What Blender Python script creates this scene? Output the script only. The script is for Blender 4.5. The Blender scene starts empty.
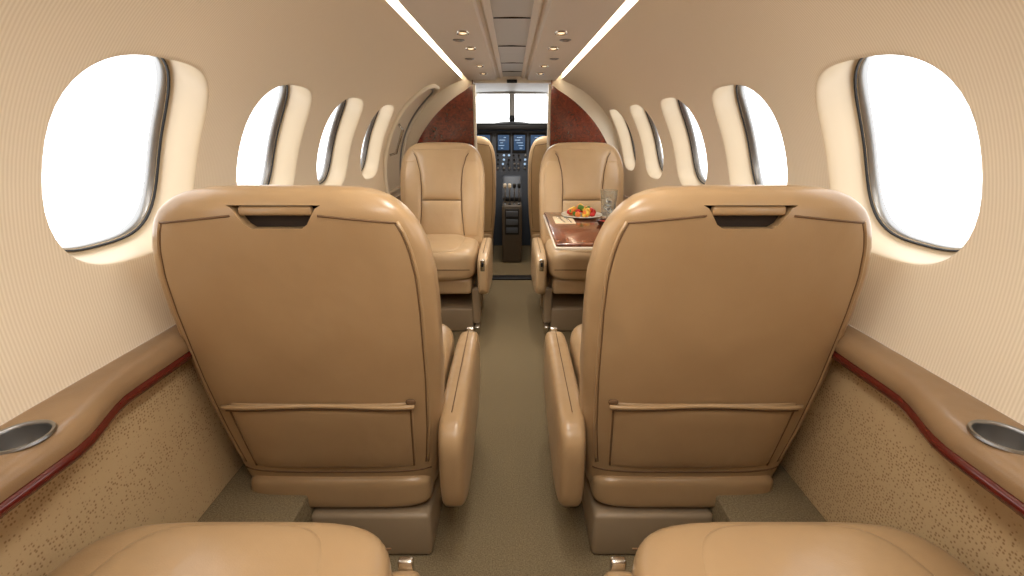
import bpy, bmesh, math, random
import numpy as np
from mathutils import Vector, Matrix
random.seed(3)
S=bpy.context.scene
S.view_settings.view_transform='Standard'
S.view_settings.look='None'
S.view_settings.exposure=0.0

def lin(c):
    return tuple(((v/255)/12.92 if v/255<=0.04045 else (((v/255)+0.055)/1.055)**2.4) for v in c)

# ---------------------------------------------------------------- materials
def newmat(name,col,rough=.5,metal=0,spec=.5,coat=0,emit=None,estr=0):
    m=bpy.data.materials.new(name); m.use_nodes=True
    b=m.node_tree.nodes['Principled BSDF']
    c=lin(col)
    b.inputs['Base Color'].default_value=(*c,1)
    b.inputs['Roughness'].default_value=rough
    b.inputs['Metallic'].default_value=metal
    b.inputs['Specular IOR Level'].default_value=spec
    b.inputs['Coat Weight'].default_value=coat
    if emit:
        b.inputs['Emission Color'].default_value=(*lin(emit),1)
        b.inputs['Emission Strength'].default_value=estr
    return m
def addnoise(m,scale,c1,c2,bump=.1,dist=.002,detail=4,stretch=(1,1,1),rough=None,lo=.3,hi=.7,distort=0):
    nt=m.node_tree; N=nt.nodes; L=nt.links; b=N['Principled BSDF']
    tc=N.new('ShaderNodeTexCoord'); mp=N.new('ShaderNodeMapping'); mp.inputs['Scale'].default_value=stretch
    n=N.new('ShaderNodeTexNoise'); n.inputs['Scale'].default_value=scale; n.inputs['Detail'].default_value=detail
    n.inputs['Distortion'].default_value=distort
    L.new(tc.outputs['Object'],mp.inputs['Vector']); L.new(mp.outputs['Vector'],n.inputs['Vector'])
    r=N.new('ShaderNodeValToRGB'); r.color_ramp.elements[0].position=lo; r.color_ramp.elements[1].position=hi
    r.color_ramp.elements[0].color=(*lin(c1),1); r.color_ramp.elements[1].color=(*lin(c2),1)
    L.new(n.outputs['Fac'],r.inputs['Fac']); L.new(r.outputs['Color'],b.inputs['Base Color'])
    if bump>0:
        bp=N.new('ShaderNodeBump'); bp.inputs['Strength'].default_value=bump; bp.inputs['Distance'].default_value=dist
        L.new(n.outputs['Fac'],bp.inputs['Height']); L.new(bp.outputs['Normal'],b.inputs['Normal'])
    return m
def leather(name,c1,c2,rough=.4):
    m=newmat(name,c1,rough,spec=.5)
    nt=m.node_tree; N=nt.nodes; L=nt.links; b=N['Principled BSDF']
    tc=N.new('ShaderNodeTexCoord')
    n=N.new('ShaderNodeTexNoise'); n.inputs['Scale'].default_value=5; n.inputs['Detail'].default_value=3
    L.new(tc.outputs['Object'],n.inputs['Vector'])
    r=N.new('ShaderNodeValToRGB'); r.color_ramp.elements[0].position=.35; r.color_ramp.elements[1].position=.65
    r.color_ramp.elements[0].color=(*lin(c1),1); r.color_ramp.elements[1].color=(*lin(c2),1)
    L.new(n.outputs['Fac'],r.inputs['Fac']); L.new(r.outputs['Color'],b.inputs['Base Color'])
    v=N.new('ShaderNodeTexVoronoi'); v.inputs['Scale'].default_value=420
    L.new(tc.outputs['Object'],v.inputs['Vector'])
    bp=N.new('ShaderNodeBump'); bp.inputs['Strength'].default_value=.10; bp.inputs['Distance'].default_value=.001
    L.new(v.outputs['Distance'],bp.inputs['Height'])
    n2=N.new('ShaderNodeTexNoise'); n2.inputs['Scale'].default_value=11; n2.inputs['Detail'].default_value=2
    L.new(tc.outputs['Object'],n2.inputs['Vector'])
    bp2=N.new('ShaderNodeBump'); bp2.inputs['Strength'].default_value=.28; bp2.inputs['Distance'].default_value=.014
    L.new(n2.outputs['Fac'],bp2.inputs['Height']); L.new(bp.outputs['Normal'],bp2.inputs['Normal'])
    L.new(bp2.outputs['Normal'],b.inputs['Normal'])
    return m
M={}
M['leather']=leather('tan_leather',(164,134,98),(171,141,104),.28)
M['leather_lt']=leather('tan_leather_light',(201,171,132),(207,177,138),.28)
M['seam']=newmat('seam_and_shadow',(104,76,48),.7)  # real seams, and painted shadow lines beside piping and pocket
M['ledge']=leather('ledge_leather',(134,107,78),(142,114,83),.28)
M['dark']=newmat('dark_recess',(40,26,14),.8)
M['black']=newmat('black_rubber',(18,18,20),.5)
M['chrome']=newmat('brushed_chrome',(215,212,205),.22,1)
M['steel']=newmat('steel_cup',(150,150,150),.35,1)
M['cup']=newmat('cup_liner',(150,148,146),.35,.9)
M['base']=newmat('seat_base_plastic',(152,132,106),.5)
M['ceil']=newmat('ceiling_panel',(214,203,189),.6)
M['ceil2']=newmat('ceiling_channel',(190,188,184),.5)
M['trim']=newmat('cream_trim',(226,214,193),.45)
M['reveal']=newmat('window_reveal',(206,188,160),.4)
M['cove']=newmat('cove_lamp',(255,255,255),.5,emit=(255,246,230),estr=14)
M['lens']=newmat('lamp_lens',(255,240,210),.4,emit=(255,225,180),estr=1.2)
M['carpet']=addnoise(newmat('olive_carpet',(116,104,80),.95,spec=.1),260,(106,92,68),(146,130,101),.6,.004)
M['wood']=addnoise(newmat('burl_wood',(110,50,28),.20,coat=.4),16,(74,34,18),(142,78,44),0,detail=8,distort=2.5)
M['burg']=addnoise(newmat('burgundy_burl',(90,30,18),.15,coat=.8),34,(62,14,6),(132,44,22),0,detail=8,distort=2)
M['burgs']=newmat('burgundy_edge',(84,22,16),.22,coat=.5)
def stripes():
    m=newmat('pinstripe_wall',(226,209,180),.75,spec=.2)
    nt=m.node_tree; N=nt.nodes; L=nt.links; b=N['Principled BSDF']
    tc=N.new('ShaderNodeTexCoord'); w=N.new('ShaderNodeTexWave'); w.wave_type='BANDS'; w.bands_direction='Y'
    w.inputs['Scale'].default_value=50; w.inputs['Distortion'].default_value=0
    L.new(tc.outputs['Object'],w.inputs['Vector'])
    r=N.new('ShaderNodeValToRGB')
    r.color_ramp.elements[0].color=(*lin((222,206,181)),1); r.color_ramp.elements[1].color=(*lin((235,221,199)),1)
    L.new(w.outputs['Fac'],r.inputs['Fac']); L.new(r.outputs['Color'],b.inputs['Base Color'])
    bp=N.new('ShaderNodeBump'); bp.inputs['Strength'].default_value=.12; bp.inputs['Distance'].default_value=.001
    L.new(w.outputs['Fac'],bp.inputs['Height']); L.new(bp.outputs['Normal'],b.inputs['Normal'])
    return m
M['wall']=stripes()
def dotted():
    m=newmat('dotted_fabric',(196,166,122),.85,spec=.2)
    nt=m.node_tree; N=nt.nodes; L=nt.links; b=N['Principled BSDF']
    tc=N.new('ShaderNodeTexCoord'); v=N.new('ShaderNodeTexVoronoi'); v.inputs['Scale'].default_value=140
    v.inputs['Randomness'].default_value=.55
    L.new(tc.outputs['Object'],v.inputs['Vector'])
    r=N.new('ShaderNodeValToRGB'); r.color_ramp.elements[0].position=.2; r.color_ramp.elements[1].position=.38
    r.color_ramp.elements[0].color=(*lin((152,122,84)),1); r.color_ramp.elements[1].color=(*lin((194,166,125)),1)
    L.new(v.outputs['Distance'],r.inputs['Fac']); L.new(r.outputs['Color'],b.inputs['Base Color'])
    bp=N.new('ShaderNodeBump'); bp.inputs['Strength'].default_value=.3; bp.inputs['Distance'].default_value=.0015
    L.new(v.outputs['Distance'],bp.inputs['Height']); L.new(bp.outputs['Normal'],b.inputs['Normal'])
    return m
M['dots']=dotted()
def pane():
    m=bpy.data.materials.new('window_pane'); m.use_nodes=True
    nt=m.node_tree; nt.nodes.clear()
    o=nt.nodes.new('ShaderNodeOutputMaterial'); t=nt.nodes.new('ShaderNodeBsdfTransparent')
    g=nt.nodes.new('ShaderNodeBsdfGlossy'); g.inputs['Roughness'].default_value=.05
    x=nt.nodes.new('ShaderNodeMixShader'); x.inputs[0].default_value=.04
    nt.links.new(t.outputs[0],x.inputs[1]); nt.links.new(g.outputs[0],x.inputs[2]); nt.links.new(x.outputs[0],o.inputs[0])
    return m
M['pane']=pane()
def glass():
    m=newmat('drinking_glass',(240,245,245),.03); b=m.node_tree.nodes['Principled BSDF']
    b.inputs['Transmission Weight'].default_value=.95; b.inputs['IOR'].default_value=1.3
    return m
M['glass']=glass()

# ---------------------------------------------------------------- mesh helpers
def empty(name,loc=(0,0,0),rz=0,scale=(1,1,1)):
    e=bpy.data.objects.new(name,None); e.empty_display_size=.05
    S.collection.objects.link(e); e.location=loc; e.rotation_euler=(0,0,rz); e.scale=scale
    return e
def mk(name,verts,faces,mat,parent=None,smooth=True,sharp=None,loc=None,rot=None):
    me=bpy.data.meshes.new(name); me.from_pydata([tuple(v) for v in verts],[],faces); me.update()
    bm=bmesh.new(); bm.from_mesh(me); bmesh.ops.remove_doubles(bm,verts=bm.verts,dist=1e-5)
    bmesh.ops.recalc_face_normals(bm,faces=bm.faces); bm.to_mesh(me); bm.free()
    if smooth:
        me.polygons.foreach_set('use_smooth',[True]*len(me.polygons))
        if sharp: me.set_sharp_from_angle(angle=math.radians(sharp))
    o=bpy.data.objects.new(name,me); S.collection.objects.link(o); me.materials.append(mat)
    if parent: o.parent=parent
    if loc: o.location=loc
    if rot: o.rotation_euler=rot
    return o
def grid_faces(nr,nc,closed=False):
    f=[]
    for i in range(nr-1):
        for j in range(nc if closed else nc-1):
            j2=(j+1)%nc
            f.append((i*nc+j,i*nc+j2,(i+1)*nc+j2,(i+1)*nc+j))
    return f
def loft(name,rings,mat,parent=None,cap=True,closed=True,sharp=None,**k):
    n=len(rings[0]); v=[p for r in rings for p in r]
    f=grid_faces(len(rings),n,closed)
    if cap:
        f.append(tuple(range(n))); f.append(tuple(range((len(rings)-1)*n,len(rings)*n)))
    return mk(name,v,f,mat,parent,sharp=sharp,**k)
def rbox(name,size,loc,mat,parent=None,bev=.01,seg=3,rot=None):
    bm=bmesh.new(); bmesh.ops.create_cube(bm,size=1)
    for v in bm.verts: v.co=Vector((v.co.x*size[0],v.co.y*size[1],v.co.z*size[2]))
    if bev>0: bmesh.ops.bevel(bm,geom=bm.edges[:],offset=min(bev,min(size)*.49),segments=seg,affect='EDGES',profile=.5)
    me=bpy.data.meshes.new(name); bm.to_mesh(me); bm.free()
    me.polygons.foreach_set('use_smooth',[True]*len(me.polygons)); me.set_sharp_from_angle(angle=math.radians(40))
    o=bpy.data.objects.new(name,me); S.collection.objects.link(o); me.materials.append(mat)
    o.location=loc
    if rot: o.rotation_euler=rot
    if parent: o.parent=parent
    return o
def sbox(name,size,loc,mat,parent=None,p=5,seg=14,rot=None,fn=None):
    bm=bmesh.new(); bmesh.ops.create_cube(bm,size=2)
    bmesh.ops.subdivide_edges(bm,edges=bm.edges[:],cuts=seg,use_grid_fill=True)
    for v in bm.verts:
        c=v.co
        c=Vector([math.sin(q*math.pi/2)*.5+q*.5 for q in c])
        n=(abs(c.x)**p+abs(c.y)**p+abs(c.z)**p)**(1/p)
        c=c/n
        v.co=Vector((c.x*size[0]/2,c.y*size[1]/2,c.z*size[2]/2))
        if fn: v.co=fn(v.co)
    me=bpy.data.meshes.new(name); bm.to_mesh(me); bm.free()
    me.polygons.foreach_set('use_smooth',[True]*len(me.polygons))
    o=bpy.data.objects.new(name,me); S.collection.objects.link(o); me.materials.append(mat)
    o.location=loc
    if rot: o.rotation_euler=rot
    if parent: o.parent=parent
    return o
def tube(name,pts,r,mat,parent=None,n=8,closed=False,loc=None):
    pts=[Vector(p) for p in pts]; rings=[]
    up=Vector((0.13,0.31,.94)).normalized()
    for i,p in enumerate(pts):
        if closed: a=pts[(i-1)%len(pts)]; b=pts[(i+1)%len(pts)]
        else: a=pts[max(i-1,0)]; b=pts[min(i+1,len(pts)-1)]
        t=(b-a).normalized(); s=t.cross(up)
        if s.length<1e-3: s=t.cross(Vector((1,0,0)))
        s.normalize(); q=s.cross(t)
        rings.append([p+s*math.cos(2*math.pi*k/n)*r+q*math.sin(2*math.pi*k/n)*r for k in range(n)])
    if closed: rings.append(rings[0])
    return loft(name,rings,mat,parent,cap=not closed,loc=loc)
def lathe(name,prof,mat,parent=None,n=32,loc=(0,0,0),rot=None,sc=(1,1),cap=False):
    rings=[[Vector((r*math.cos(2*math.pi*k/n)*sc[0],r*math.sin(2*math.pi*k/n)*sc[1],z)) for k in range(n)] for r,z in prof]
    return loft(name,rings,mat,parent,cap=cap,loc=loc,rot=rot,sharp=50)
def sstep(a,b,x):
    t=min(1,max(0,(x-a)/(b-a))); return t*t*(3-2*t)
def interp(tab,z):
    return float(np.interp(z,[t[0] for t in tab],[t[1] for t in tab]))
def boolcut(body,cut,sharp=38):
    md=body.modifiers.new('b','BOOLEAN'); md.operation='DIFFERENCE'; md.object=cut; md.solver='EXACT'
    bpy.context.view_layer.update()
    dg=bpy.context.evaluated_depsgraph_get(); me=bpy.data.meshes.new_from_object(body.evaluated_get(dg))
    body.modifiers.clear(); body.data=me
    me.polygons.foreach_set('use_smooth',[True]*len(me.polygons)); me.set_sharp_from_angle(angle=math.radians(sharp))
    bpy.data.objects.remove(cut)

# ---------------------------------------------------------------- camera
CAMZ=1.10
cam=bpy.data.cameras.new('camera'); co=bpy.data.objects.new('camera',cam); S.collection.objects.link(co)
cam.sensor_width=36; cam.lens=36*480/1024; cam.clip_start=.02
PITCH=18.2
co.location=(0,0,CAMZ); co.rotation_euler=(math.radians(90-PITCH),0,0)
S.camera=co

# ---------------------------------------------------------------- fuselage shell
ZB=.6730; ZT=1.43
YD=3.56
zz=np.linspace(ZB,ZT,600)
def WX(z):
    if z<.8: return .785-(.8-z)*.05
    return .785*(1-((z-.8)/.68)**2.2)**(1/2.2)
xx=np.array([WX(z) for z in zz])
ss=np.concatenate([[0],np.cumsum(np.hypot(np.diff(xx),np.diff(zz)))])
SL=float(ss[-1])
def PW(side,Y,s,off=0):
    x=float(np.interp(s,ss,xx)); z=float(np.interp(s,ss,zz))
    x1=float(np.interp(s+.01,ss,xx)); z1=float(np.interp(s+.01,ss,zz)); x0=float(np.interp(s-.01,ss,xx)); z0=float(np.interp(s-.01,ss,zz))
    t=Vector((x1-x0,z1-z0)).normalized(); n=Vector((t.y,-t.x))
    return Vector((side*(x+n.x*off),Y,z+n.y*off))
PITCHY=.578; WC=.984
zc=1.048; sc_=float(np.interp(zc,zz,ss))
HA,HB,HP=.200,.207,3.0
NV=22; NH=16
svals=[SL*i/NV for i in range(NV+1)]
def cell_boundary(yc):
    y0=yc-PITCHY/2; y1=yc+PITCHY/2; b=[]
    for i in range(NV): b.append((y1,svals[i]))
    for i in range(NH): b.append((y1+(y0-y1)*i/NH,SL))
    for i in range(NV): b.append((y0,svals[NV-i]))
    for i in range(NH): b.append((y0+(y1-y0)*i/NH,0))
    return b
def wallmesh(side,name,windows):
    V=[];F=[];MI=[]
    def add(r,nc,closed,mi=0):
        base=len(V); 
        for q in r: V.extend(q)
        for f in grid_faces(len(r),nc,closed): F.append(tuple(base+i for i in f)); MI.append(mi)
    for k in range(-1,5):
        yc=WC+PITCHY*k
        if k in windows:
            B=cell_boundary(yc); R=[]
            hole=[]
            for (y,s) in B:
                dy,ds=y-yc,s-sc_
                rr=((abs(dy)/HA)**HP+(abs(ds)/HB)**HP)**(-1/HP)
                hole.append((dy*rr,ds*rr))
            NR=18
            for i in range(NR+1):
                t=1-(i/NR); t=t**1.25
                R.append([PW(side,yc+h[0]*(1-t)+(b[0]-yc)*t, sc_+h[1]*(1-t)+(b[1]-sc_)*t) for h,b in zip(hole,B)])
            add(R,len(B),True)
            R2=[R[-1]]
            for sc2,off in ((.995,.0008),(.987,.004),(.979,.010),(.971,.02),(.955,.045),(.94,.068),(.928,.076),(.88,.078)):
                R2.append([PW(side,yc+h[0]*sc2,sc_+h[1]*sc2,off) for h in hole])
            add(R2,len(B),True,1)
        else:
            add([[PW(side,yc-PITCHY/2+PITCHY*j/8,s) for s in svals] for j in range(9)],NV+1,False)
    y0=WC-PITCHY*1.5
    add([[PW(side,y0+(-.6-y0)*j/6,s) for s in svals] for j in range(7)],NV+1,False)
    y1=WC+PITCHY*4.5
    add([[PW(side,y1+(5.2-y1)*j/12,s) for s in svals] for j in range(13)],NV+1,False)
    me=bpy.data.meshes.new(name); me.from_pydata([tuple(v) for v in V],[],F); me.update()
    me.materials.append(M['wall']); me.materials.append(M['reveal'])
    me.polygons.foreach_set('material_index',MI)
    bm=bmesh.new(); bm.from_mesh(me); bmesh.ops.remove_doubles(bm,verts=bm.verts,dist=1e-5)
    bmesh.ops.recalc_face_normals(bm,faces=bm.faces); bm.to_mesh(me); bm.free()
    me.polygons.foreach_set('use_smooth',[True]*len(me.polygons))
    o=bpy.data.objects.new(name,me); S.collection.objects.link(o); return o
wallmesh(-1,'wall_left',range(-1,4)); wallmesh(1,'wall_right',range(-1,5))
wn=0
for side,ks in ((-1,range(-1,4)),(1,range(-1,5))):
    for k in ks:
        wn+=1; yc=WC+PITCHY*k
        e=empty('window_%d'%wn,PW(side,yc,sc_,.09))
        o0=Vector(e.location)
        def ring(sc2,off,n=72):
            out=[]
            for i in range(n):
                a=2*math.pi*i/n; dy,ds=math.cos(a),math.sin(a)
                rr=((abs(dy)/HA)**HP+(abs(ds)/HB)**HP)**(-1/HP)
                out.append(PW(side,yc+dy*rr*sc2,sc_+ds*rr*sc2,off)-o0)
            return out
        loft('gasket',[ring(.908,.078),ring(.906,.073),ring(.897,.072),ring(.889,.074),ring(.887,.09)],M['black'],e,cap=False)
        loft('outer_frame',[ring(.889,.079),ring(.878,.079),ring(.874,.10)],M['steel'],e,cap=False)
        r=ring(.89,.09); mk('pane',r,[tuple(range(len(r)))],M['pane'],e)

def extrude_profile(name,prof,ys,mat,closed=False,cap=False,parent=None,sharp=35):
    rings=[[Vector((p[0],y,p[1])) for p in (prof(y) if callable(prof) else prof)] for y in ys]
    return loft(name,rings,mat,parent,cap=cap,closed=closed,sharp=sharp)
# ceiling
half=[(.308,1.470),(.308,1.436),(.304,1.428),(.294,1.424),(.12,1.420),(.105,1.424),(.10,1.436),(.088,1.440),(.08,1.433),(.07,1.436),(.062,1.446),(.0,1.448)]
prof=[(-a,b) for a,b in half]+[(a,b) for a,b in half[::-1]][1:]
cl=extrude_profile('ceiling',prof,[-.6,1,2,YD],M['ceil'])
cl.data.materials.append(M['ceil2'])
for p in cl.data.polygons:
    if abs(p.center.x)<.065: p.material_index=1
for sd,nm in ((-1,'left'),(1,'right')):
    extrude_profile('trim_cove_'+nm,[(sd*.336,1.428),(sd*.340,1.445),(sd*.336,1.462),(sd*.322,1.472),(sd*.285,1.473)],[-.6,1,2,YD],M['trim'],sharp=80)
    e=empty('cove_light_'+nm,(0,0,0))
    extrude_profile('strip',[(sd*.3095,1.436),(sd*.312,1.448),(sd*.310,1.460)],[-.55,1,2,YD-.04],M['cove'],parent=e)
for i,y in enumerate((1.2,1.75,2.3,2.85,3.25)):
    rbox('trim_ceiling_joint_%d'%(i+1),(.12,.008,.004),(0,y,1.446),M['dark'],bev=0)
for sd in (-1,1):
    for y in (.7,1.85,2.18,2.75,3.1):
        e=empty('reading_light',(sd*.17,y,1.4235))
        lathe('bezel',[(.030,.004),(.031,-.003),(.026,-.008),(.019,-.006),(.016,.0)],M['chrome'],e,sc=(.8,1.15))
        lathe('lens',[(.017,-.003),(.012,-.007),(.001,-.009)],M['lens'],e,sc=(.8,1.1),cap=True)
    for y in (2.0,2.5):
        e=empty('air_vent',(sd*.20,y,1.4235))
        lathe('bezel',[(.022,.004),(.022,-.004),(.016,-.006),(.012,.0),(.006,-.004),(.001,-.004)],M['steel'],e,cap=True)

# lower wall, ledge
def inner(y): return .714-.044*(1-sstep(.62,.80,y))*sstep(.28,.42,y)
ys=[-.6+.03*i for i in range(150)]; ys=[y for y in ys if y<YD-.04]+[YD-.03]
for sd,nm in ((-1,'left'),(1,'right')):
    def lp(y,sd=sd):
        a=inner(y)
        return [(sd*x,z) for x,z in ((.790,.63),(.790,.6728),(.770,.6728),(.75,.6726),(a+.03,.6715),(a+.012,.667),(a+.002,.656),(a,.645),(a+.003,.634),(a+.02,.628))]
    e=empty('side_ledge'+('' if sd<0 else '.001'))
    led=extrude_profile('leather_top',lp,ys,M['ledge'],closed=True,cap=True,parent=e,sharp=60)
    cupx,cupy=.723,.600
    cut=lathe('cutter',[(.0375,-.040),(.0375,.03)],M['dark'],None,n=48,loc=(sd*cupx,cupy,.674),cap=True)
    boolcut(led,cut,50)
    def bp_(y,sd=sd):
        a=inner(y)
        return [(sd*x,z) for x,z in ((a+.012,.634),(a+.001,.632),(a-.002,.624),(a+.002,.615),(a+.014,.611),(.78,.609),(.78,.634))]
    extrude_profile('wood_edge',bp_,ys,M['burgs'],closed=True,cap=True,parent=e,sharp=60)
    extrude_profile('wall_lower_'+nm,[(sd*.758,.62),(sd*.768,.45),(sd*.765,.21),(sd*.765,-.02)],[-.6,1,2,3,5.2],M['dots'])
    rbox('floor_side_step'+('' if sd<0 else '.001'),(.235,4.1,.20),(sd*.648,1.45,.10),M['carpet'],bev=.006)
    e=empty('cup_holder'+('' if sd<0 else '.001'),(sd*cupx,cupy,.673))
    lathe('rim',[(.0360,-.004),(.0363,.001),(.038,.0026),(.041,.0026),(.0425,-.001)],M['steel'],e,n=48)
    lathe('cup',[(.0366,-.001),(.0360,-.031),(.033,-.036),(.02,-.037),(.0006,-.037)],M['cup'],e,n=48)

mk('floor',[(-.9,-.6,0),(.9,-.6,0),(.9,5.2,0),(-.9,5.2,0)],[(0,1,2,3)],M['carpet'])
def bulk(name,y,mat,th=.03,x0=0,ztop=1.46,zbot=0,sides=(-1,1),parent=None,inset=.0):
    zs=[zbot,.2,.6,.66]+list(np.linspace(.7,1.428,22))+[ztop]
    def w(z):
        v=(.765 if z<.65 else WX(min(z,1.43)))
        if inset: 
            v=max(x0+.004,v-inset-(.10*max(0,(z-1.0)/.43) if z>1 else 0))
        return v
    for sd in sides:
        out=[(sd*w(z),z) for z in zs]; inn=[(sd*x0,z) for z in zs]
        V=[];F=[];n=len(zs)
        for yy in (y,y+th):
            for (a,z) in out: V.append((a,yy,z))
            for (a,z) in inn: V.append((a,yy,z))
        for i in range(n-1):
            F.append((i,i+1,n+i+1,n+i)); F.append((2*n+i,2*n+i+1,3*n+i+1,3*n+i))
            F.append((n+i,n+i+1,3*n+i+1,3*n+i)); F.append((i,i+1,2*n+i+1,2*n+i))
        F.append((0,n,3*n,2*n)); F.append((n-1,2*n-1,4*n-1,3*n-1))
        nmm=name if len(sides)==1 else name+('_left' if sd<0 else '_right')
        mk(nmm,V,F,mat,parent,smooth=False)
bulk('wall_back',-.62,M['wall'])
for sd,nm in ((-1,'left'),(1,'right')):
    bulk('wall_divider_'+nm,YD,M['trim'],x0=.266,sides=(sd,),ztop=1.475)
    bulk('trim_wood_panel_'+nm,YD-.026,M['burg'],th=.026,x0=.268,sides=(sd,),ztop=1.44,inset=.085)
    rbox('trim_divider_'+nm,(.020,.05,1.40),(sd*.260,YD+.005,.70),M['trim'],bev=.006)
rbox('trim_divider_header',(.53,.06,.05),(0,YD+.015,1.432),M['trim'],bev=.012)
rbox('exit_sign',(.07,.012,.022),(0,YD-.022,1.416),M['black'],bev=.003)
rbox('trim_threshold',(.50,.10,.012),(0,YD+.03,.006),M['black'],bev=.004)

# ---------------------------------------------------------------- entry door on left wall
e=empty('door_1')
def doorpath(hy,hs,off):
    pts=[]
    yc=3.24; s0=sc_-.08
    for i in range(72):
        a=2*math.pi*i/72; dy,ds=math.cos(a),math.sin(a)
        rr=((abs(dy)/hy)**4+(abs(ds)/hs)**4)**(-1/4)
        pts.append(PW(-1,yc+dy*rr,min(max(s0+ds*rr,.05),SL-.02),off))
    return pts
tube('door_frame',doorpath(.235,.50,-.008),.014,M['trim'],e,closed=True)
tube('door_seal',doorpath(.205,.47,-.003),.007,M['steel'],e,closed=True)
tube('door_handle',[PW(-1,3.12,sc_-.1,-.005),PW(-1,3.13,sc_-.08,-.04),PW(-1,3.13,sc_+.08,-.04),PW(-1,3.12,sc_+.1,-.005)],.008,M['chrome'],e)

# ---------------------------------------------------------------- seats
WT=[(.16,.220),(.20,.240),(.30,.254),(.40,.266),(.55,.276),(.72,.280),(.80,.278),(.86,.268),(.90,.254),(.93,.236),(.948,.218),(.960,.200),(.970,.176),(.976,.148),(.979,.10),(.980,.03)]
DT=[(.16,.050),(.20,.065),(.4,.075),(.6,.072),(.8,.064),(.9,.058),(.94,.052),(.96,.044),(.970,.036),(.976,.024),(.979,.011),(.980,.004)]
PB=3.9
def sw(z): return interp(WT,z)
def sd_(z): return interp(DT,z)
def rear(z): return -.178*(z-.25)-.012*math.sin(min(1,max(0,(z-.2)/.8))*math.pi)
def cy(z): return rear(min(z,.93))+ (sd_(min(z,.93)))
def surf(x,z,front=False):
    q=(1-min(.999,abs(x)/sw(z))**PB)**(1/PB)
    return cy(z)+(sd_(z)*q if front else -sd_(z)*q)
def patch(name,wf,z0,z1,mat,parent,front,bulge,nx=22,nz=20,x0=0):
    V=[]
    for j in range(nz+1):
        v=-1+2*j/nz; v=math.sin(v*math.pi/2)
        z=(z0+z1)/2+(z1-z0)/2*v
        for i in range(nx+1):
            u=math.sin((-1+2*i/nx)*math.pi/2)
            x=x0+wf(z)*u
            e_=((1-abs(u)**5)*(1-abs(v)**6))**.5
            off=-.003+bulge*e_
            V.append((x,surf(x,z,front)+(off if front else -off),z))
    return mk(name,V,grid_faces(nz+1,nx+1),mat,parent)
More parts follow.
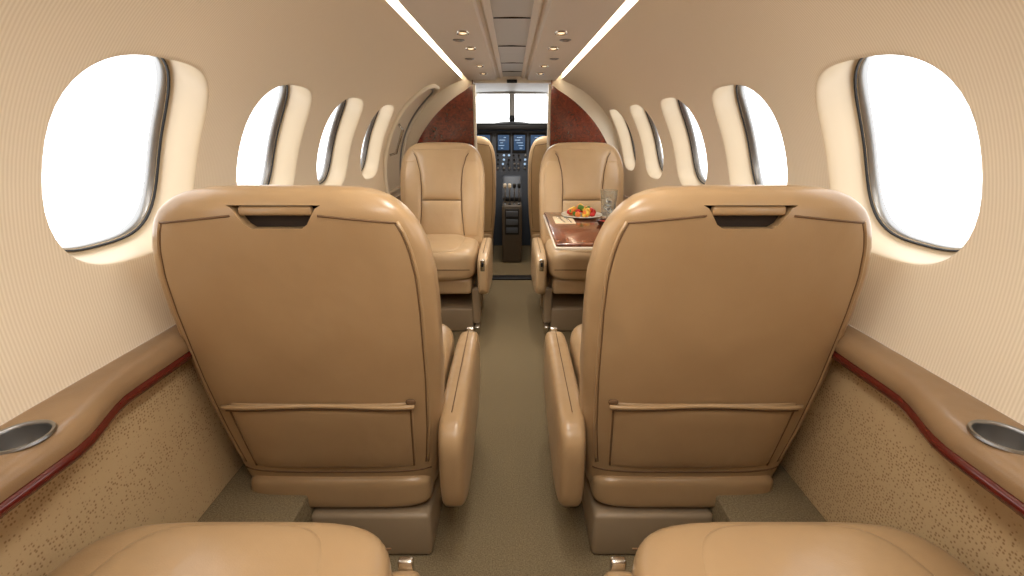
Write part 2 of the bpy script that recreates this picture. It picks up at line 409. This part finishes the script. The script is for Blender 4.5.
def seat(name,x,y,rz,inb,lea='leather',arm=True,scale=(1,1,1),full=True,z=0,armoff=(0,0,0)):
    L=M[lea]; e=empty(name,(x,y,z),rz,scale)
    zs=[.16,.17,.185,.20,.23,.27,.3,.35,.4,.47,.55,.63,.72,.76,.80,.83,.86,.885,.905,.92,.935,.945,.953,.96,.965,.970,.973,.976,.978,.979,.980]
    n=96; rings=[]
    for z_ in zs:
        w,d,c=sw(z_),sd_(z_),cy(z_); r=[]
        for k in range(n):
            a=2*math.pi*k/n; ca,sa=math.cos(a),math.sin(a)
            r.append(Vector((w*math.copysign(abs(ca)**(2/PB),ca),c+d*math.copysign(abs(sa)**(2/PB),sa),z_)))
        rings.append(r)
    body=loft('back_body',rings,L,e,cap=True)
    yr=surf(0,.925)
    nt=[(-.086,.948),(-.076,.942),(-.058,.912),(-.046,.904),(.046,.904),(.058,.912),(.076,.942),(.086,.948)]
    V=[(a,yr-.05,b) for a,b in nt]+[(a,yr+.026,b) for a,b in nt]
    cut=mk('cutter',V,[tuple(range(8)),tuple(range(8,16))]+[(i,(i+1)%8,8+(i+1)%8,8+i) for i in range(8)],M['dark'],e,smooth=False)
    boolcut(body,cut)
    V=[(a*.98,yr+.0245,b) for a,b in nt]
    mk('recess_shade',V,[tuple(range(8))],M['dark'],e,smooth=False)  # dark sheet standing in for the shade inside the recess
    rbox('recess_bar',(.136,.016,.018),(0,yr+.013,.937),L,e,bev=.006)
    seam=lambda nm,pts,r=.0016,mt='seam',front=False: tube(nm,[(a,surf(a,b,front)+(.0004 if not front else -.0004),b) for a,b in pts],r,M[mt],e,n=6)
    for s_ in (-1,1):
        seam('piping_%d'%(1 if s_<0 else 2),[(s_*sw(z_)*.90,z_) for z_ in np.linspace(.285,.915,30)],.0034,lea)
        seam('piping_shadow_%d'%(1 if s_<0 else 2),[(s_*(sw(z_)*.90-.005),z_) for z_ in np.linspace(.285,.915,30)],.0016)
    seam('cap_seam_1',[(t,.912+.026*(1-abs(t)/.23)) for t in np.linspace(-.222,-.080,12)],.0024)
    seam('cap_seam_2',[(t,.912+.026*(1-abs(t)/.23)) for t in np.linspace(.080,.222,12)],.0024)
    seam('bottom_seam',[(t,.260) for t in np.linspace(-.232,.232,24)],.0028)
    if full:
        patch('rear_pocket',lambda z_:.214-.06*(.5-z_),.275,.487,L,e,False,.016,x0=0)
        tube('pocket_hem',[(a,surf(a,.484)-.013,.484+.004*math.cos(a*14)) for a in np.linspace(-.216,.216,24)],.0055,L,e)
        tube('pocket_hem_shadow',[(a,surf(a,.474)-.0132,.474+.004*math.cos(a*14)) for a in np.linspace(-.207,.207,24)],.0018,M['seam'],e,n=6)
        for s_ in (-1,1):
            tube('pocket_side_shadow_%d'%(1 if s_<0 else 2),[(s_*(.207-.06*(.5-z_)),surf(.2,z_)-.003,z_) for z_ in np.linspace(.28,.48,14)],.0024,M['seam'],e,n=6)  # dark tubes painting a shadow line down each pocket side
        sbox('pocket_tab',(.022,.008,.014),(inb*.208,surf(.2,.486)-.006,.490),M['seam'],e,p=3,seg=4)
    fw=lambda z_: interp([(.4,.150),(.6,.130),(.72,.126),(.82,.136),(.90,.160),(.94,.19)],z_)
    ZS=.66
    patch('headrest_panel',fw,ZS+.0025,.945,L,e,True,.020)
    patch('lumbar_panel',fw,.44,ZS-.0025,L,e,True,.024)
    for s_ in (-1,1):
        tube('front_seam_%d'%(1 if s_<0 else 2),[(s_*(fw(z_)+.002),surf(fw(z_),z_,True)+.001,z_) for z_ in np.linspace(.46,.92,24)],.0024,M['seam'],e,n=6)
        patch('bolster_%d'%(1 if s_<0 else 2),lambda z_: (sw(z_)-fw(z_))/2-.014,.45,.88,L,e,True,.012,x0=s_*.192,nx=12)
    tube('front_cross_seam',[(t,surf(t,ZS,True)+.001,ZS) for t in np.linspace(-.13,.13,14)],.002,M['seam'],e,n=6)
    sbox('seat_cushion',(.50,.50,.17),(0,.315,.375),L,e,p=5,fn=lambda c:Vector((c.x,c.y,c.z+.01*math.sin((c.y+.25)*3))))
    sbox('cushion_pad',(.33,.44,.05),(0,.315,.452),L,e,p=4)
    tube('cushion_seam',[(a,.567,.375) for a in np.linspace(-.22,.22,8)],.002,M['seam'],e,n=6)
    sbox('back_skirt',(.46,.12,.10),(0,.045,.195),L,e,p=5)
    rbox('base_pan',(.44,.44,.09),(0,.28,.265),L,e,bev=.02)
    rbox('pedestal',(.305,.50,.135),(inb*.075,.23,.0685),M['base'],e,bev=.012)
    if arm:
        ax=inb*.292
        ao=Vector(armoff)
        def af(c):
            t=(c.y+.31)/.62
            return Vector((c.x,c.y,c.z*(1-.22*t)+.02*t - (0.015*(1-t)) ))
        sbox('armrest',(.076,.62,.28),Vector((ax,.245,.310))+ao,L,e,p=5,fn=af)
        tube('armrest_seam',[Vector((ax,-.05+.58*t,.4325+.013*t))+ao for t in np.linspace(0.08,.92,12)],.0012,M['seam'],e,n=6)
        rbox('recline_latch',(.026,.016,.062),Vector((ax,.550,.395))+ao,M['chrome'],e,bev=.005)
        rbox('latch_button',(.012,.010,.022),Vector((ax,.560,.400))+ao,M['black'],e,bev=.003)
        rbox('floor_rail',(.034,.38,.05),(inb*.252,.34,.026),M['chrome'],e,bev=.01)
        for yy in (.20,.46): rbox('rail_bracket_%d'%int(yy*100),(.05,.05,.20),(inb*.245,yy,.15),M['base'],e,bev=.012)
    return e
NX=.452
seat('cabin_seat',-NX,1.03,0,1,scale=(1.04,1,1.018)); seat('cabin_seat.001',NX,1.03,0,-1,scale=(1.04,1,1.018))
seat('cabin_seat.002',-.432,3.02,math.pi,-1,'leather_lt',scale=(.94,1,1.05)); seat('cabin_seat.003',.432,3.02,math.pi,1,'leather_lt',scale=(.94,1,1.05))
seat('cabin_seat.004',-NX,.105,0,1,scale=(1.07,1,1.03),armoff=(-.045,.0,-.055)); seat('cabin_seat.005',NX,.105,0,-1,scale=(1.07,1,1.03),armoff=(.045,.0,-.055))
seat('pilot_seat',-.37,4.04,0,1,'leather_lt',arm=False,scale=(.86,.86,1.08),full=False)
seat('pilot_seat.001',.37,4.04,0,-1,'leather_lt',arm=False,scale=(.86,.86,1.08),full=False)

# ---------------------------------------------------------------- table
tb=empty('folding_table',(.425,2.05,.70))
rbox('table_top',(.53,.70,.022),(0,0,0),M['wood'],tb,bev=.006)
rbox('table_border',(.54,.71,.012),(0,0,-.008),M['trim'],tb,bev=.004)
rbox('support_arm',(.08,.30,.03),(.246,0,-.025),M['ledge'],tb,bev=.006)
TZ=.7112
pl=empty('fruit_plate',(.33,2.27,TZ))
lathe('plate',[(.001,.003),(.06,.003),(.09,.010),(.096,.013),(.097,.010),(.088,.005),(.055,.0),(.001,.0)],newmat('plate_glaze',(235,230,215),.2),pl)
red=newmat('strawberry_red',(205,40,30),.3); yel=newmat('pineapple_yellow',(245,200,70),.4); grn=newmat('leaf_green',(80,130,40),.5); org=newmat('melon_orange',(235,130,50),.4)
for i in range(34):
    a=random.uniform(0,6.28); r=random.uniform(0,.068); h=.016+.034*(1-r/.07)*random.uniform(.5,1)
    m=random.choice([red,red,yel,yel,org,grn])
    s_=random.uniform(.018,.032)
    sbox('fruit_piece_%d'%i,(s_*1.3,s_,s_*.9),(r*math.cos(a),r*math.sin(a),h),m,pl,p=random.choice([2,2.6,4]),seg=5,rot=(random.random(),random.random(),random.random()*3))
gl=empty('drinking_tumbler',(.452,2.26,TZ))
lathe('glass_body',[(.001,.001),(.028,.001),(.034,.05),(.040,.125),(.0385,.125),(.032,.05),(.026,.008),(.001,.008)],M['glass'],gl)
for i,(a,b,c) in enumerate(((.008,.004,.03),(-.010,.006,.045),(.004,-.010,.062),(.0,.008,.08))):
    rbox('ice_cube_%d'%i,(.02,.02,.02),(a,b,c),M['glass'],gl,bev=.004,rot=(a*60,b*50,c*20))
nk=empty('napkin',(.235,2.16,TZ+.002)); rbox('cloth',(.09,.17,.004),(0,0,0),newmat('napkin_cloth',(226,205,170),.9),nk,bev=.0015)
for j,nm in enumerate(('fork','knife')):
    k=empty(nm,(.222+.028*j,2.16,TZ+.0065),rz=.12)
    rbox('handle',(.008,.09,.003),(0,-.035,0),M['chrome'],k,bev=.001)
    rbox('neck',(.004,.03,.0025),(0,.02,0),M['chrome'],k,bev=.001)
    if j: rbox('blade',(.014,.06,.002),(.002,.06,0),M['chrome'],k,bev=.0008)
    else:
        rbox('fork_root',(.018,.015,.0025),(0,.04,0),M['chrome'],k,bev=.001)
        for q in range(4): rbox('tine_%d'%q,(.0024,.032,.002),(-.0075+.005*q,.062,0),M['chrome'],k,bev=.0006)
sd2=empty('sauce_dish',(.40,2.06,TZ)); lathe('dish',[(.001,.002),(.022,.002),(.034,.02),(.036,.02),(.025,.0),(.001,.0)],newmat('dish_dark',(60,30,20),.3),sd2)
lathe('sauce',[(.029,.013),(.001,.014)],red,sd2)

# ---------------------------------------------------------------- cockpit
extrude_profile('ceiling_cockpit',[(-.36,1.47),(-.33,1.445),(0,1.45),(.33,1.445),(.36,1.47)],[YD,4.3,5.2],M['ceil2'])
ck=empty('windshield_frame',(0,4.95,0))
rbox('center_post',(.05,.05,.42),(0,0,1.28),M['ceil2'],ck,bev=.01)
rbox('top_rail',(1.2,.05,.05),(0,0,1.455),M['ceil2'],ck,bev=.01)
for sd in (-1,1): rbox('side_post_%d'%sd,(.12,.05,.5),(sd*.56,0,1.28),M['ceil2'],ck,bev=.01,rot=(0,-sd*.35,0))
ip=empty('instrument_panel',(0,4.70,0))
ipm=newmat('panel_dark',(78,84,94),.5); scr=newmat('display_screen',(10,14,26),.15,emit=(62,90,122),estr=.8); scr2=newmat('display_lit',(120,150,180),.3,emit=(170,195,220),estr=.8)
rbox('panel_face',(1.3,.05,1.12),(0,.03,.56),ipm,ip,bev=.01)
sbox('glareshield',(1.30,.34,.07),(0,.05,1.128),M['black'],ip,p=5)
sbox('glareshield_hump',(.34,.26,.06),(0,.04,1.145),M['black'],ip,p=3)
sbox('compass',(.055,.05,.06),(0,.16,1.205),M['black'],ip,p=3,seg=6)
for i,cx in enumerate((-.46,-.27,-.08,.07,.24,.44)):
    w=.135 if 1<i<4 else .16
    rbox('screen_bezel_%d'%i,(w,.012,.18),(cx,-.0,.985),M['black'],ip,bev=.004)
    rbox('screen_%d'%i,(w-.03,.006,.135),(cx,-.008,.99),scr,ip,bev=.002)
    for q in range(5): rbox('readout_%d_%d'%(i,q),(random.uniform(.02,.06),.003,.005),(cx+random.uniform(-.02,.02),-.012,.94+.024*q),scr2,ip,bev=0)
for row,zr in enumerate((.875,.835,.795,.755)):
    for i in range(14):
        lathe('knob_%d_%d'%(row,i),[(.011,0),(.010,.014),(.001,.015)],random.choice([M['black'],M['black'],M['steel'],scr2]),ip,n=12,loc=(-.33+.05*i+random.uniform(-.008,.008),-.0,zr),rot=(math.pi/2,0,0),cap=True)
for sd in (-1,1):
    yk=empty('control_yoke'+('' if sd<0 else '.001'),(sd*.36,4.42,.80))
    tube('wheel',[(-.12,0,.09),(-.13,0,.03),(-.10,0,-.02),(-.03,0,-.03),(.03,0,-.03),(.10,0,-.02),(.13,0,.03),(.12,0,.09)],.014,M['black'],yk)
    tube('column',[(0,0,-.03),(0,.15,-.03),(0,.27,-.03)],.018,M['black'],yk)
pd=empty('throttle_pedestal',(0,4.32,0))
cg=newmat('console_gray',(84,74,62),.5)
rbox('console',(.17,.50,.50),(0,-.02,.25),cg,pd,bev=.02)
rbox('console_slope',(.17,.24,.22),(0,.09,.57),ipm,pd,bev=.02,rot=(-.5,0,0))
rbox('console_face',(.12,.01,.22),(0,-.272,.36),M['black'],pd,bev=.004)
for i in range(4):
    cx=-.06+.04*i
    tube('lever_%d'%i,[(cx,-.12,.49),(cx,-.14,.57),(cx,-.16,.64)],.005,M['steel'],pd)
    sbox('lever_knob_%d'%i,(.03,.03,.04),(cx,-.165,.65),random.choice([M['black'],M['black'],M['trim']]),pd,p=3,seg=5)
for i in range(8):
    rbox('button_%d'%i,(.022,.022,.012),(-.06+.04*(i%4),-.24+.04*(i//4),.503),random.choice([M['black'],M['steel'],M['black']]),pd,bev=.003)
for r_ in range(3):
    rbox('radio_row_%d'%r_,(.10,.012,.045),(0,-.280,.43-.07*r_),ipm,pd,bev=.003)
rbox('wall_front',(1.7,.04,1.14),(0,5.1,.57),ipm,bev=0)

# ---------------------------------------------------------------- light
w=bpy.data.worlds.new('sky'); S.world=w; w.use_nodes=True
w.node_tree.nodes['Background'].inputs[0].default_value=(1,1,1,1)
w.node_tree.nodes['Background'].inputs[1].default_value=3.2
def area(name,loc,size,power,col=(1,.96,.9),rot=(0,0,0)):
    l=bpy.data.lights.new(name,'AREA'); l.shape='RECTANGLE'; l.size=size[0]; l.size_y=size[1]; l.energy=power; l.color=col
    o=bpy.data.objects.new(name,l); S.collection.objects.link(o); o.location=loc; o.rotation_euler=rot
    return o
area('cabin_fill',(0,.15,1.41),(.3,.6),7)  # added fill light above the aft seats, out of view, no fixture
area('cabin_fill.001',(0,.85,1.415),(.12,.3),4)  # second added fill, also out of view
area('cockpit_fill',(0,3.95,1.43),(.3,.2),6)  # added fill to brighten the dim pilot seats and panel
for sd in (-1,1):
    for y in (1.85,2.75):
        l=bpy.data.lights.new('reading_spot','SPOT'); l.energy=11; l.spot_size=math.radians(80); l.spot_blend=.8; l.color=(1,.94,.85); l.shadow_soft_size=.02
        o=bpy.data.objects.new('reading_spot',l); S.collection.objects.link(o); o.location=(sd*.17,y,1.405); o.rotation_euler=(0,math.radians(sd*18),0)
